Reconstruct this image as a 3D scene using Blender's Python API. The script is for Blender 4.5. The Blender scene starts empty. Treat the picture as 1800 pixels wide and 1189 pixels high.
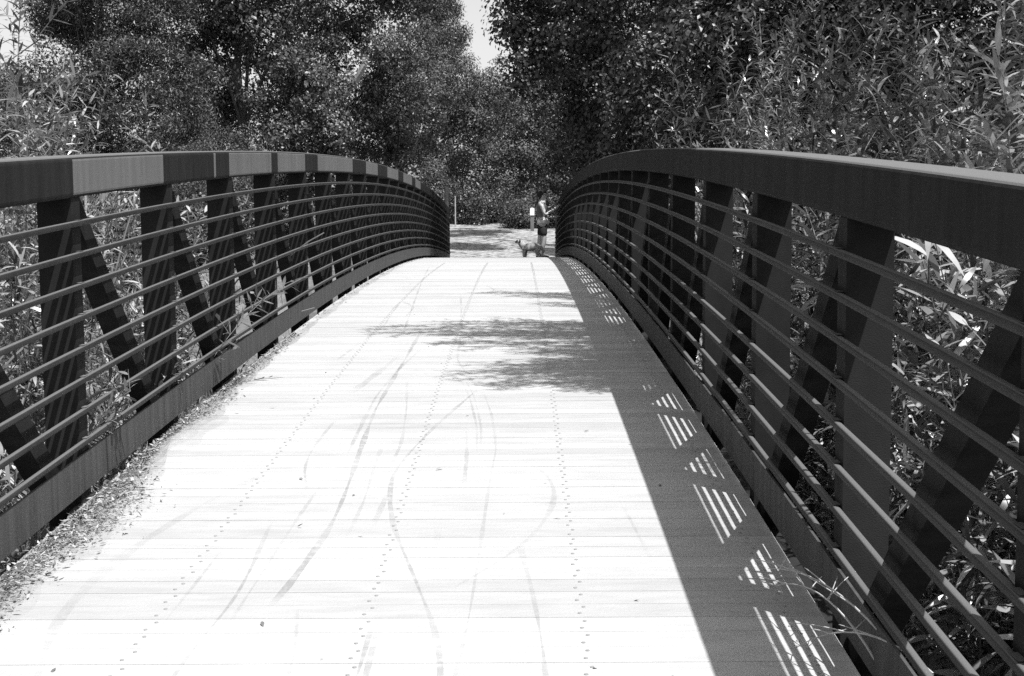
import bpy, math
import numpy as np
from mathutils import Matrix, Vector

# ------------------------------------------------------------------ camera, sky, sun, exposure
sc = bpy.context.scene
COL = sc.collection
F_PX, PIT, YAW, ROLL, CX, EYE = 2473.77, 0.09725, -0.00519, 0.00626, 0.46307, 1.71807
_cy, _sy, _cp, _sp, _cr, _sr = math.cos(YAW), math.sin(YAW), math.cos(PIT), math.sin(PIT), math.cos(ROLL), math.sin(ROLL)
_x = np.array([_cy, -_sy, 0]); _y = np.array([_sy, _cy, 0]); _z = np.array([0, 0, 1.0])
FWD = _y * _cp - _z * _sp
_u = _y * _sp + _z * _cp
RIGHT = _x * _cr - _u * _sr
UP = _x * _sr + _u * _cr
CAMP = np.array([CX, 0.0, EYE])
cam = bpy.data.cameras.new('camera')
cam.sensor_width = 36.0
cam.lens = 36.0 * F_PX / 1800.0
cam.clip_end = 3000
cam.clip_start = 0.05
camo = bpy.data.objects.new('camera', cam)
COL.objects.link(camo)
m = Matrix.Identity(4)
for r in range(3):
    m[r][0], m[r][1], m[r][2], m[r][3] = RIGHT[r], UP[r], -FWD[r], CAMP[r]
camo.matrix_world = m
sc.camera = camo

SA, SB = -0.30, 0.35                 # shadow shift in x and y per metre of height
sun_dir = Vector((-SA, -SB, 1.0)).normalized()      # towards the sun
SUN_EL = math.asin(sun_dir.z)
world = bpy.data.worlds.new('World')
sc.world = world
world.use_nodes = True
wn = world.node_tree
sky = wn.nodes.new('ShaderNodeTexSky')
sky.sky_type = 'NISHITA'
sky.sun_disc = False
sky.sun_elevation = SUN_EL
sky.sun_rotation = math.atan2(sun_dir.x, sun_dir.y)
sky.dust_density = 2.0
bw = wn.nodes.new('ShaderNodeRGBToBW')            # the photograph is black and white
bg = wn.nodes['Background']
wn.links.new(sky.outputs[0], bw.inputs[0])
wn.links.new(bw.outputs[0], bg.inputs[0])
bg.inputs[1].default_value = 0.112
sl = bpy.data.lights.new('sun', 'SUN')
sl.energy = 4.0
sl.angle = math.radians(0.5)
sl.color = (1, 1, 1)
so = bpy.data.objects.new('sun', sl)
COL.objects.link(so)
so.rotation_euler = sun_dir.to_track_quat('Z', 'Y').to_euler()
so.location = (6, -8, 25)
sc.view_settings.view_transform = 'Standard'
sc.view_settings.look = 'None'
sc.view_settings.gamma = 1.0
sc.view_settings.exposure = 0.95
sc.render.engine = 'CYCLES'
sc.cycles.use_denoising = False
sc.cycles.max_bounces = 6
sc.cycles.transparent_max_bounces = 8

# ------------------------------------------------------------------ helpers
def at(px, py, Y):
    """the place at distance Y that the photograph shows at pixel (px, py)"""
    d = FWD + RIGHT * (px - 900) / F_PX - UP * (py - 594.5) / F_PX
    return CAMP + d * (Y / d[1])

def zd(y):
    return 0.07004 * y - 0.00176 * y * y          # the arched deck

def props(o, label=None, cat=None, group=None, kind=None):
    if label: o['label'] = label
    if cat: o['category'] = cat
    if group: o['group'] = group
    if kind: o['kind'] = kind
    return o

def empty(name, loc, label, cat, group=None):
    o = bpy.data.objects.new(name, None)
    COL.objects.link(o)
    o.location = loc
    o.empty_display_size = 0.2
    return props(o, label, cat, group)

def build(name, V, Fc, mats, parent=None, midx=None, smooth=False, var=None):
    """V (n,3), Fc list of int arrays (k,4) or (k,3): one mesh object; world coordinates."""
    V = np.asarray(V, np.float32).reshape(-1, 3)
    if parent is not None:
        V = V - np.array(parent.matrix_world.translation if False else parent_loc(parent), np.float32)
    if not isinstance(Fc, list): Fc = [Fc]
    me = bpy.data.meshes.new(name)
    me.vertices.add(len(V)); me.vertices.foreach_set('co', V.ravel())
    idx = np.concatenate([f.ravel() for f in Fc]).astype(np.int32)
    tot = np.concatenate([np.full(len(f), f.shape[1], np.int32) for f in Fc])
    st = np.concatenate([[0], np.cumsum(tot)[:-1]]).astype(np.int32)
    me.loops.add(len(idx)); me.loops.foreach_set('vertex_index', idx)
    me.polygons.add(len(tot)); me.polygons.foreach_set('loop_start', st)
    if not isinstance(mats, (list, tuple)): mats = [mats]
    for mm in mats: me.materials.append(mm)
    if midx is not None: me.polygons.foreach_set('material_index', np.asarray(midx, np.int32))
    me.polygons.foreach_set('use_smooth', np.full(len(tot), bool(smooth)))
    if var is not None:
        a = me.attributes.new('shade', 'FLOAT', 'FACE')
        a.data.foreach_set('value', np.asarray(var, np.float32))
    me.update(calc_edges=True)
    o = bpy.data.objects.new(name, me)
    COL.objects.link(o)
    if parent is not None: o.parent = parent
    return o

def parent_loc(p):
    v = np.zeros(3)
    while p is not None:
        v = v + np.array(p.location)
        p = p.parent
    return v

class MB:
    """collects quads for one mesh"""
    def __init__(s): s.V = []; s.F = []; s.M = []; s.n = 0
    def add(s, V, Fq, mi=0):
        V = np.asarray(V, float).reshape(-1, 3); Fq = np.asarray(Fq, int).reshape(-1, 4)
        s.V.append(V); s.F.append(Fq + s.n); s.M.append(np.full(len(Fq), mi) if np.isscalar(mi) else np.asarray(mi)); s.n += len(V)
        return s
    def hexa(s, c8, mi=0):
        return s.add(c8, [(0, 3, 2, 1), (4, 5, 6, 7), (0, 1, 5, 4), (1, 2, 6, 5), (2, 3, 7, 6), (3, 0, 4, 7)], mi)
    def box(s, a, b, mi=0):
        (x0, y0, z0), (x1, y1, z1) = a, b
        return s.hexa([(x0, y0, z0), (x1, y0, z0), (x1, y1, z0), (x0, y1, z0), (x0, y0, z1), (x1, y0, z1), (x1, y1, z1), (x0, y1, z1)], mi)
    def tube(s, P, R, sides=6, mi=0, cap=True):
        P = np.asarray(P, float); R = np.broadcast_to(np.asarray(R, float), (len(P),))
        T = np.gradient(P, axis=0); T /= np.linalg.norm(T, axis=1)[:, None] + 1e-9
        ref = np.array([0.13, 0.31, 0.94]) if abs(T[0, 2]) < 0.8 else np.array([1.0, 0.2, 0])
        A = np.cross(T, ref); A /= np.linalg.norm(A, axis=1)[:, None] + 1e-9
        B = np.cross(T, A)
        a = np.linspace(0, 2 * np.pi, sides, endpoint=False)
        V = P[:, None] + R[:, None, None] * (A[:, None] * np.cos(a)[None, :, None] + B[:, None] * np.sin(a)[None, :, None])
        n = len(P); i = np.arange(n - 1)[:, None] * sides; j = np.arange(sides)[None]; k = (j + 1) % sides
        Fq = np.stack([i + j, i + k, i + sides + k, i + sides + j], -1).reshape(-1, 4)
        return s.add(V, Fq, mi)
    def sweep(s, prof, ys, hz, mi=0, close=True):
        """section (x,h) swept along the arch"""
        prof = np.asarray(prof, float); ys = np.asarray(ys, float); k = len(prof)
        V = np.stack([np.broadcast_to(prof[None, :, 0], (len(ys), k)), np.broadcast_to(ys[:, None], (len(ys), k)), zd(ys)[:, None] + hz + prof[None, :, 1]], -1)
        i = np.arange(len(ys) - 1)[:, None] * k; j = np.arange(k)[None]; q = (j + 1) % k
        Fq = np.stack([i + j, i + k + j, i + k + q, i + q], -1)
        M = np.zeros(Fq.shape[:2], int) if np.isscalar(mi) else mi
        s.add(V, Fq.reshape(-1, 4), M.ravel())
        if k == 4:
            n = (len(ys) - 1) * k
            s.F.append(np.array([[0, 1, 2, 3], [n + 3, n + 2, n + 1, n]]) + s.n - len(ys) * k); s.M.append(np.zeros(2, int))
        return s
    def out(s, name, mats, parent=None, smooth=False):
        return build(name, np.concatenate(s.V), np.concatenate(s.F), mats, parent, np.concatenate(s.M), smooth)

# ------------------------------------------------------------------ materials (all grey: black-and-white photograph)
def mat(name, base, rough=0.7, spec=0.4):
    mm = bpy.data.materials.new(name); mm.use_nodes = True
    b = mm.node_tree.nodes['Principled BSDF']
    b.inputs['Base Color'].default_value = (base, base, base, 1)
    b.inputs['Roughness'].default_value = rough
    b.inputs['Specular IOR Level'].default_value = spec
    return mm

def noisy(name, lo, hi, scale=(6, 6, 6), rough=0.7, spec=0.3, detail=6, bump=0.0, bscale=40, contrast=(0.3, 0.7), extra=None):
    mm = mat(name, hi, rough, spec); nt = mm.node_tree; N = nt.nodes; L = nt.links
    b = N['Principled BSDF']
    tc = N.new('ShaderNodeTexCoord'); mp = N.new('ShaderNodeMapping'); mp.inputs['Scale'].default_value = scale
    L.new(tc.outputs['Object'], mp.inputs[0])
    nz = N.new('ShaderNodeTexNoise'); nz.inputs['Scale'].default_value = 1; nz.inputs['Detail'].default_value = detail
    nz.inputs['Roughness'].default_value = 0.65
    L.new(mp.outputs[0], nz.inputs['Vector'])
    cr = N.new('ShaderNodeValToRGB')
    cr.color_ramp.elements[0].position, cr.color_ramp.elements[1].position = contrast
    cr.color_ramp.elements[0].color = (lo, lo, lo, 1); cr.color_ramp.elements[1].color = (hi, hi, hi, 1)
    L.new(nz.outputs[0], cr.inputs[0]); L.new(cr.outputs[0], b.inputs['Base Color'])
    if bump:
        n2 = N.new('ShaderNodeTexNoise'); n2.inputs['Scale'].default_value = bscale; n2.inputs['Detail'].default_value = 4
        L.new(tc.outputs['Object'], n2.inputs['Vector'])
        bp = N.new('ShaderNodeBump'); bp.inputs['Strength'].default_value = bump; bp.inputs['Distance'].default_value = 0.01
        L.new(n2.outputs[0], bp.inputs['Height']); L.new(bp.outputs[0], b.inputs['Normal'])
    return mm

def leafmat(name, lo, hi, rough=0.5, spec=0.4, trans=0.25):
    mm = bpy.data.materials.new(name); mm.use_nodes = True; nt = mm.node_tree; N = nt.nodes; L = nt.links
    b = N['Principled BSDF']; b.inputs['Roughness'].default_value = rough; b.inputs['Specular IOR Level'].default_value = spec
    at_ = N.new('ShaderNodeAttribute'); at_.attribute_name = 'shade'
    mr = N.new('ShaderNodeMapRange'); mr.inputs['To Min'].default_value = lo; mr.inputs['To Max'].default_value = hi
    L.new(at_.outputs['Fac'], mr.inputs[0]); L.new(mr.outputs[0], b.inputs['Base Color'])
    t = N.new('ShaderNodeBsdfTranslucent'); L.new(mr.outputs[0], t.inputs[0])
    mx = N.new('ShaderNodeMixShader'); mx.inputs[0].default_value = trans
    L.new(b.outputs[0], mx.inputs[1]); L.new(t.outputs[0], mx.inputs[2])
    L.new(mx.outputs[0], N['Material Output'].inputs[0])
    return mm

def lit_tops(mm, v, lo=.55, hi=.97):  # lightens upward faces: sunlit tops of beams and rails painted into the colour
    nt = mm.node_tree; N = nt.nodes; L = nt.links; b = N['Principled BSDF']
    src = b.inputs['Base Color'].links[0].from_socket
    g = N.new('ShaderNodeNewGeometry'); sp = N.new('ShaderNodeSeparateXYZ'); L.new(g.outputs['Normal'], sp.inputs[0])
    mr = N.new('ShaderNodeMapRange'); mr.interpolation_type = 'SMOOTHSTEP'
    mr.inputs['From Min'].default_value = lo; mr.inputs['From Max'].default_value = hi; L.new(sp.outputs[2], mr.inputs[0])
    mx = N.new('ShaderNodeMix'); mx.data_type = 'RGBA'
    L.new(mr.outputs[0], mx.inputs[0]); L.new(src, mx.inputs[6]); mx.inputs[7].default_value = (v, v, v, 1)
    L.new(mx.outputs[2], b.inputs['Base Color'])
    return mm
STEEL = lit_tops(noisy('weathered_steel', 0.014, 0.027, (3, 12, 1.5), 0.8, 0.06, bump=0.25, bscale=220), .125)
PAINT = lit_tops(noisy('touch_up_paint', 0.105, 0.15, (2, 9, 1.2), 0.65, 0.15, bump=0.1, bscale=150), .17)
DRUST = lit_tops(noisy('dark_rail_paint', 0.02, 0.036, (9, 4, 9), 0.6, 0.12, bump=0.3, bscale=260), .112, .45, .9)
WOOD = noisy('deck_planks', 0.325, 0.375, (3, 16, 3), 0.8, 0.2, bump=0.25, bscale=90, contrast=(0.35, 0.62))
def plank_tone(mm):
    nt = mm.node_tree; N = nt.nodes; L = nt.links; b = N['Principled BSDF']
    src = b.inputs['Base Color'].links[0].from_socket
    a_ = N.new('ShaderNodeAttribute'); a_.attribute_name = 'shade'
    tc = N.new('ShaderNodeTexCoord'); nz = N.new('ShaderNodeTexNoise'); nz.inputs['Scale'].default_value = .9; nz.inputs['Detail'].default_value = 3
    L.new(tc.outputs['Object'], nz.inputs['Vector'])
    ad = N.new('ShaderNodeMath'); ad.operation = 'ADD'; L.new(a_.outputs['Fac'], ad.inputs[0]); L.new(nz.outputs[0], ad.inputs[1])
    mr = N.new('ShaderNodeMapRange'); mr.inputs['From Min'].default_value = .4; mr.inputs['From Max'].default_value = 1.5
    mr.inputs['To Min'].default_value = .88; mr.inputs['To Max'].default_value = 1.10
    L.new(ad.outputs[0], mr.inputs[0])
    hs = N.new('ShaderNodeHueSaturation'); L.new(src, hs.inputs['Color']); L.new(mr.outputs[0], hs.inputs['Value'])
    L.new(hs.outputs[0], b.inputs['Base Color'])
plank_tone(WOOD)
BOLT = mat('bolt_heads', 0.26, 0.45, 0.6)
CHORD = noisy('underside_steel', 0.018, 0.03, (3, 3, 9), 0.8, 0.1)  # plain dark steel for lower chords and floor beams, tops not lightened
KICK = noisy('dusty_kick_plate', 0.04, 0.085, (2, 16, 1.4), 0.7, 0.12, bump=0.2, bscale=120)
def skidmat():
    mm = bpy.data.materials.new('tyre_marks'); mm.use_nodes = True; nt = mm.node_tree; N = nt.nodes; L = nt.links
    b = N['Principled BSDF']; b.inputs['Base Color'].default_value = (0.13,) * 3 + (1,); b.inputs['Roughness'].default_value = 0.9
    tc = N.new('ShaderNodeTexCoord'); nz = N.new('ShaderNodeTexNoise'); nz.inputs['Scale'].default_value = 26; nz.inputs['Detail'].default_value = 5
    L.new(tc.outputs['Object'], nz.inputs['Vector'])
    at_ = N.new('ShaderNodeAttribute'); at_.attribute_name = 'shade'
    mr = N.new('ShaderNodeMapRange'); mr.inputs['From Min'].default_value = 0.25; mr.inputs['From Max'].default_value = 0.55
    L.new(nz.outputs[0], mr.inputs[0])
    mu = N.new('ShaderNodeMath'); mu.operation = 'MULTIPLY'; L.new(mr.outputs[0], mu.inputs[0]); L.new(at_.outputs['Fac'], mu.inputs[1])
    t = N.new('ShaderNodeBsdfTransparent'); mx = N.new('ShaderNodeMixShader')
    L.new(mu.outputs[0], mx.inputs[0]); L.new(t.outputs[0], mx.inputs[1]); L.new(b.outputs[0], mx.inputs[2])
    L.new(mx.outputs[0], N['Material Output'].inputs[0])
    return mm
SKID = skidmat()
BARK = noisy('dark_bark', 0.06, 0.16, (8, 8, 2), 0.9, 0.1, bump=0.6, bscale=30)
PALEBARK = noisy('pale_bark', 0.22, 0.42, (8, 8, 2), 0.85, 0.15, bump=0.4, bscale=30)
TWIG = noisy('willow_twig', 0.09, 0.18, (6, 6, 6), 0.7, 0.3)
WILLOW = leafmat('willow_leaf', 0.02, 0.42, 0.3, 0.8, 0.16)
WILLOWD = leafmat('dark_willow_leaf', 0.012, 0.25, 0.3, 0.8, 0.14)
BROAD = leafmat('broad_leaf', 0.015, 0.10, 0.42, 0.5, 0.14)
BROADD = leafmat('dark_broad_leaf', 0.010, 0.06, 0.42, 0.5, 0.12)
PALE = leafmat('pale_leaf', 0.025, 0.13, 0.5, 0.4, 0.16)
LITTER = leafmat('dry_leaf', 0.07, 0.42, 0.8, 0.2, 0.05)
GRASS = leafmat('dry_grass', 0.16, 0.42, 0.7, 0.2, 0.2)
SOIL = noisy('soil_and_dry_grass', 0.06, 0.2, (0.9, 0.9, 0.9), 0.95, 0.1, bump=0.8, bscale=9)
GRAVEL = noisy('pale_gravel', 0.07, 0.34, (5, 2.6, 5), 0.95, 0.15, detail=8, bump=1.0, bscale=14, contrast=(0.36, 0.6))
WHITE = mat('white_paint', 0.8, 0.5, 0.4)
GALV = noisy('galvanised_steel', 0.30, 0.42, (5, 5, 5), 0.5, 0.5)

# ------------------------------------------------------------------ ground
def gz(x, y):
    x = np.asarray(x, float); y = np.asarray(y, float)
    far = np.clip((y - 25) / 13, 0, 1); far = far * far * (3 - 2 * far)
    near = np.clip((5 - y) / 6, 0, 1); near = near * near * (3 - 2 * near)
    z = -2.3 * (1 - far) * (1 - near) + far * (-0.12 + np.clip(y - 40, 0, 26) * 0.043) - 0.12 * near
    z = np.where(y > 38, z, z - 0.25 * np.clip((0.5 - np.abs(x) / 8), 0, 1) * 0)
    side = np.clip((np.abs(x) - 6) / 20, 0, 1)
    z = z + side * (1 - far) * (1 - near) * 1.2
    return z + 0.12 * np.sin(x * 0.9 + y * 0.4) * np.cos(y * 0.6) * np.clip((np.abs(x) - 3) / 4, 0, 1)

def sheet(name, xs, ys, matl, lift=0.0, kind='structure', rag=0):
    X, Y = np.meshgrid(xs, ys)
    V = np.stack([X, Y, gz(X, Y) + lift], -1)
    nx, ny = len(xs), len(ys)
    i = np.arange(ny - 1)[:, None] * nx; j = np.arange(nx - 1)[None]
    Fq = np.stack([i + j, i + j + 1, i + nx + j + 1, i + nx + j], -1).reshape(-1, 4)
    return props(build(name, V.reshape(-1, 3), Fq, matl, smooth=True), kind=kind)
xs = np.concatenate([[-900, -400, -200, -120, -80], np.arange(-60, 60.1, 1.0), [80, 120, 200, 400, 900]])
ys = np.concatenate([[-900, -300, -100, -40], np.arange(-20, 100.1, 1.0), [120, 160, 250, 450, 900, 2000]])
sheet('ground', xs, ys, SOIL)
# gravel path beyond the bridge: widens and bends away
rng = np.random.default_rng(5)
ys = np.arange(40.2, 61.6, 0.4); t = np.linspace(0, 1, 30)
left = -3.2 - 2.2 * np.clip((ys - 42) / 18, 0, 1); right = 3.0 + 1.0 * np.sin(ys * 0.3)
far = np.clip((ys - 55) / 6.4, 0, 1)
right = right - far * 3.0
X = left[:, None] + (right - left)[:, None] * t[None]; Y = np.broadcast_to(ys[:, None], X.shape)
Y = Y - (X * 0.28) * far[:, None]
V = np.stack([X, Y, gz(X, Y) + 0.006], -1)
nx, ny = X.shape[1], X.shape[0]
i = np.arange(ny - 1)[:, None] * nx; j = np.arange(nx - 1)[None]
props(build('gravel_path', V.reshape(-1, 3), np.stack([i + j, i + j + 1, i + nx + j + 1, i + nx + j], -1).reshape(-1, 4), GRAVEL, smooth=True), kind='structure')

# ------------------------------------------------------------------ footbridge
Y0, Y1 = -0.95, 40.35
YS = np.linspace(Y0, Y1, 140)
bridge = empty('footbridge', (0, 0, 0), 'arched weathered steel footbridge with horizontal rails and a pale plank deck', 'bridge')
# deck: planks, bolt heads and tyre marks are one mesh
mb = MB(); tones = []
pitch = 0.13675; y = 5.40689 - pitch * math.ceil((5.40689 - Y0) / pitch) + pitch
rg = np.random.default_rng(1)
BLX = [-0.7944, -0.0679, 0.673, 1.38]
while y < Y1:
    a, b = y + 0.0015, y + pitch - 0.0015
    d = rg.uniform(-0.0006, 0.0006); t1, t2 = rg.uniform(-0.0004, 0.0004, 2)
    za, zb = zd(a) + d, zd(b) + d
    mb.hexa([(-1.503, a, za - .04), (1.503, a, za - .04), (1.503, b, zb - .04), (-1.503, b, zb - .04),
             (-1.503, a, za + t1), (1.503, a, za + t2), (1.503, b, zb + t2), (-1.503, b, zb + t1)])
    tones += [rg.random()] * 6
    if y < 24:
        for bx in BLX:
            for fy, ox in ((0.27, -0.008), (0.73, 0.008)):
                tones += [0] * 11; px, py = bx + ox + rg.uniform(-.004, .004), y + pitch * fy + rg.uniform(-.004, .004)
                r = 0.0065; zt = zd(py) + d + 0.003
                ang = np.arange(8) * math.pi / 4
                ring = np.stack([px + r * np.cos(ang), py + r * np.sin(ang), np.full(8, zt)], -1)
                lo = ring.copy(); lo[:, 2] -= 0.006; lo[:, :2] = (lo[:, :2] - [px, py]) * 1.25 + [px, py]
                q = [(i, (i + 1) % 8, 8 + (i + 1) % 8, 8 + i) for i in range(8)] + [(8, 9, 10, 11), (8, 11, 12, 15), (12, 13, 14, 15)]
                mb.add(np.concatenate([lo, ring]), q, 1)
    y += pitch
nv = sum(len(f) for f in mb.F)
MARKS = [
 (.028, .5, [(-0.42, 4.85), (-0.39, 5.07), (-0.37, 5.38), (-0.34, 5.77), (-0.34, 6.18), (-0.35, 6.59), (-0.37, 7.13), (-0.39, 7.76), (-0.41, 8.43), (-0.4, 9.47), (-0.39, 10.84), (-0.39, 12.09)]),
 (.022, .42, [(0.22, 4.0), (0.22, 4.22), (0.18, 4.59), (0.11, 4.94), (0.02, 5.38), (-0.07, 5.81), (-0.13, 6.27), (-0.16, 6.75), (-0.11, 7.25), (-0.03, 7.83), (0.07, 8.42), (0.19, 9.11)]),
 (.015, .24, [(0.25, 4.0), (0.26, 4.22), (0.28, 4.54), (0.29, 4.94), (0.3, 5.41), (0.31, 6.07), (0.32, 6.69), (0.34, 7.31), (0.3, 8.23), (0.22, 9.11)]),
 (.022, .34, [(0.54, 4.0), (0.54, 4.22), (0.53, 4.54), (0.51, 4.93), (0.48, 5.33), (0.46, 5.56)]),
 (.022, .24, [(0.20, 5.0), (0.32, 5.23), (0.43, 5.44), (0.52, 5.72), (0.6, 6.06), (0.63, 6.41), (0.59, 6.8), (0.48, 7.04)]),
 (.014, .35, [(0.24, 7.24), (0.22, 7.9), (0.15, 8.8), (0.07, 9.46)]),
 (.014, .25, [(0.26, 7.24), (0.245, 7.9), (0.18, 8.8), (0.10, 9.46)]),
 (.02, .28, [(0.2, 6.52), (0.19, 7.18), (0.16, 7.9)]),
 (.02, .34, [(-0.61, 8.07), (-0.63, 7.54), (-0.63, 7.24), (-0.61, 6.88), (-0.53, 6.46)]),
 (.016, .45, [(-0.61, 4.0), (-0.61, 4.23), (-0.59, 4.58), (-0.56, 4.88), (-0.57, 5.35), (-0.59, 5.65), (-0.6, 5.93)]),
 (.05, .17, [(-1.0, 4.0), (-1.02, 4.22), (-1.1, 4.51), (-1.14, 4.81), (-1.13, 5.25), (-1.09, 5.58), (-1.03, 5.91), (-0.98, 6.14), (-0.88, 6.49), (-0.76, 6.86)]),
 (.02, .4, [(-0.045, 4.0), (-0.04, 4.23), (-0.04, 4.6), (-0.04, 4.73)]),
 (.02, .4, [(-0.012, 4.0), (-0.015, 4.23), (-0.018, 4.6), (-0.022, 4.75)]),
 (.012, .35, [(-0.25, 4.0), (-0.25, 4.23), (-0.28, 4.55), (-0.32, 4.82)]),
 (.03, .4, [(0.12, 5.79), (0.14, 5.6), (0.12, 5.47)]),
 (.03, .25, [(-0.16, 5.85), (-0.15, 6.17), (-0.15, 6.48)]),
 (.02, .4, [(-0.94, 22.05), (-0.76, 17.54), (-0.6, 13.76), (-0.53, 11.9)]),
 (.014, .3, [(-0.76, 4.5), (-0.75, 4.83), (-0.74, 5.14), (-0.73, 5.5)]),
 (.022, .35, [(-0.43, 7.19), (-0.44, 7.92), (-0.45, 8.82), (-0.4, 9.97), (-0.31, 10.99)]),
 (.012, .25, [(0.92, 6.15), (0.95, 5.71), (0.97, 5.32)]),
 (.018, .32, [(-0.3, 9.47), (-0.22, 8.43), (-0.17, 7.46), (-0.18, 6.96)]),
 (.02, .25, [(-0.25, 5.65), (-0.24, 6.27), (-0.26, 6.82), (-0.27, 7.46)]),
 (.014, .25, [(-0.53, 4.66), (-0.52, 5.01), (-0.51, 5.42), (-0.5, 5.9), (-0.48, 6.48)]),
 (.02, .4, [(-0.81, 14.06), (-0.8, 15.01), (-0.6, 14.34), (-0.62, 13.34)]),
 (.02, .4, [(0.02, 17.47), (0.18, 16.5), (0.13, 15.67), (-0.0, 16.33)]),
 (.05, .3, [(-0.62, 9.0), (-0.52, 9.9), (-0.46, 10.6)]),
 (.014, .35, [(-0.9, 10.4), (-0.75, 12.5), (-0.8, 15.0)]),
 (.02, .3, [(0.2, 9.1), (0.0, 10.4), (-0.05, 12.5), (-0.2, 16.0)]),
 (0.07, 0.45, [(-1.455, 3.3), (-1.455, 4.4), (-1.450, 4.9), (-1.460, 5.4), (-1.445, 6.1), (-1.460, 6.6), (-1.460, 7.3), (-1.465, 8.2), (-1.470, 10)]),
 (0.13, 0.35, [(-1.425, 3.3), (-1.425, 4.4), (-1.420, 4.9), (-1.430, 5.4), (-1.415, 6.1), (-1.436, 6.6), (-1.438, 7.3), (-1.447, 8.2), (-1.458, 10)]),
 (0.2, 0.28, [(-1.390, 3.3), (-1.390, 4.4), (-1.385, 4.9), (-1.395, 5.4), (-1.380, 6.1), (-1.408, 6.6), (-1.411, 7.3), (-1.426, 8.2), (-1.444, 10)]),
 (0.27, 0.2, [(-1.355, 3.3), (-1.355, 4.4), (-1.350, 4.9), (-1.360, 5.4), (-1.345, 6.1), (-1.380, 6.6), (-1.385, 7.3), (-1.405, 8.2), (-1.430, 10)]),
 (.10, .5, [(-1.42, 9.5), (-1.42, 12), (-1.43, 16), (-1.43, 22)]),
]
msh = []
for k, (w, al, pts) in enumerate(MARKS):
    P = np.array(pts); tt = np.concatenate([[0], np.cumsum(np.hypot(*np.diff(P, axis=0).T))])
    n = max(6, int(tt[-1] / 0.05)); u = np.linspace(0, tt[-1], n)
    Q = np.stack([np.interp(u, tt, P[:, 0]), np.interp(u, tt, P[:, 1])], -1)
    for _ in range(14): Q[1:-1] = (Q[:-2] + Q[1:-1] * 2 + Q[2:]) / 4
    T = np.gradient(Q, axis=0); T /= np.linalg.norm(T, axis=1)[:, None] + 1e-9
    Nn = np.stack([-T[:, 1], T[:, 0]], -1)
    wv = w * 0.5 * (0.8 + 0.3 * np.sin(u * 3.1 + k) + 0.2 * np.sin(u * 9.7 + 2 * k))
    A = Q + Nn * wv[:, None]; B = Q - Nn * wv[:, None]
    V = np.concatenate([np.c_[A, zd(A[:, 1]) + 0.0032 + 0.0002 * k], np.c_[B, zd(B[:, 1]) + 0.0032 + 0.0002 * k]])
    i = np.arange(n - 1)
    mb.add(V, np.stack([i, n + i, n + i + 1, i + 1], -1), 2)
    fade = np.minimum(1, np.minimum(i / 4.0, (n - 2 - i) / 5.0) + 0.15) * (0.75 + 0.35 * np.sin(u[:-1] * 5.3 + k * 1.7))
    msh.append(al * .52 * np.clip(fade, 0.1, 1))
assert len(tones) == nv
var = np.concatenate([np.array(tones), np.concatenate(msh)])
build('deck', np.concatenate(mb.V), np.concatenate(mb.F), [WOOD, BOLT, SKID], bridge, np.concatenate(mb.M), False, var)

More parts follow.
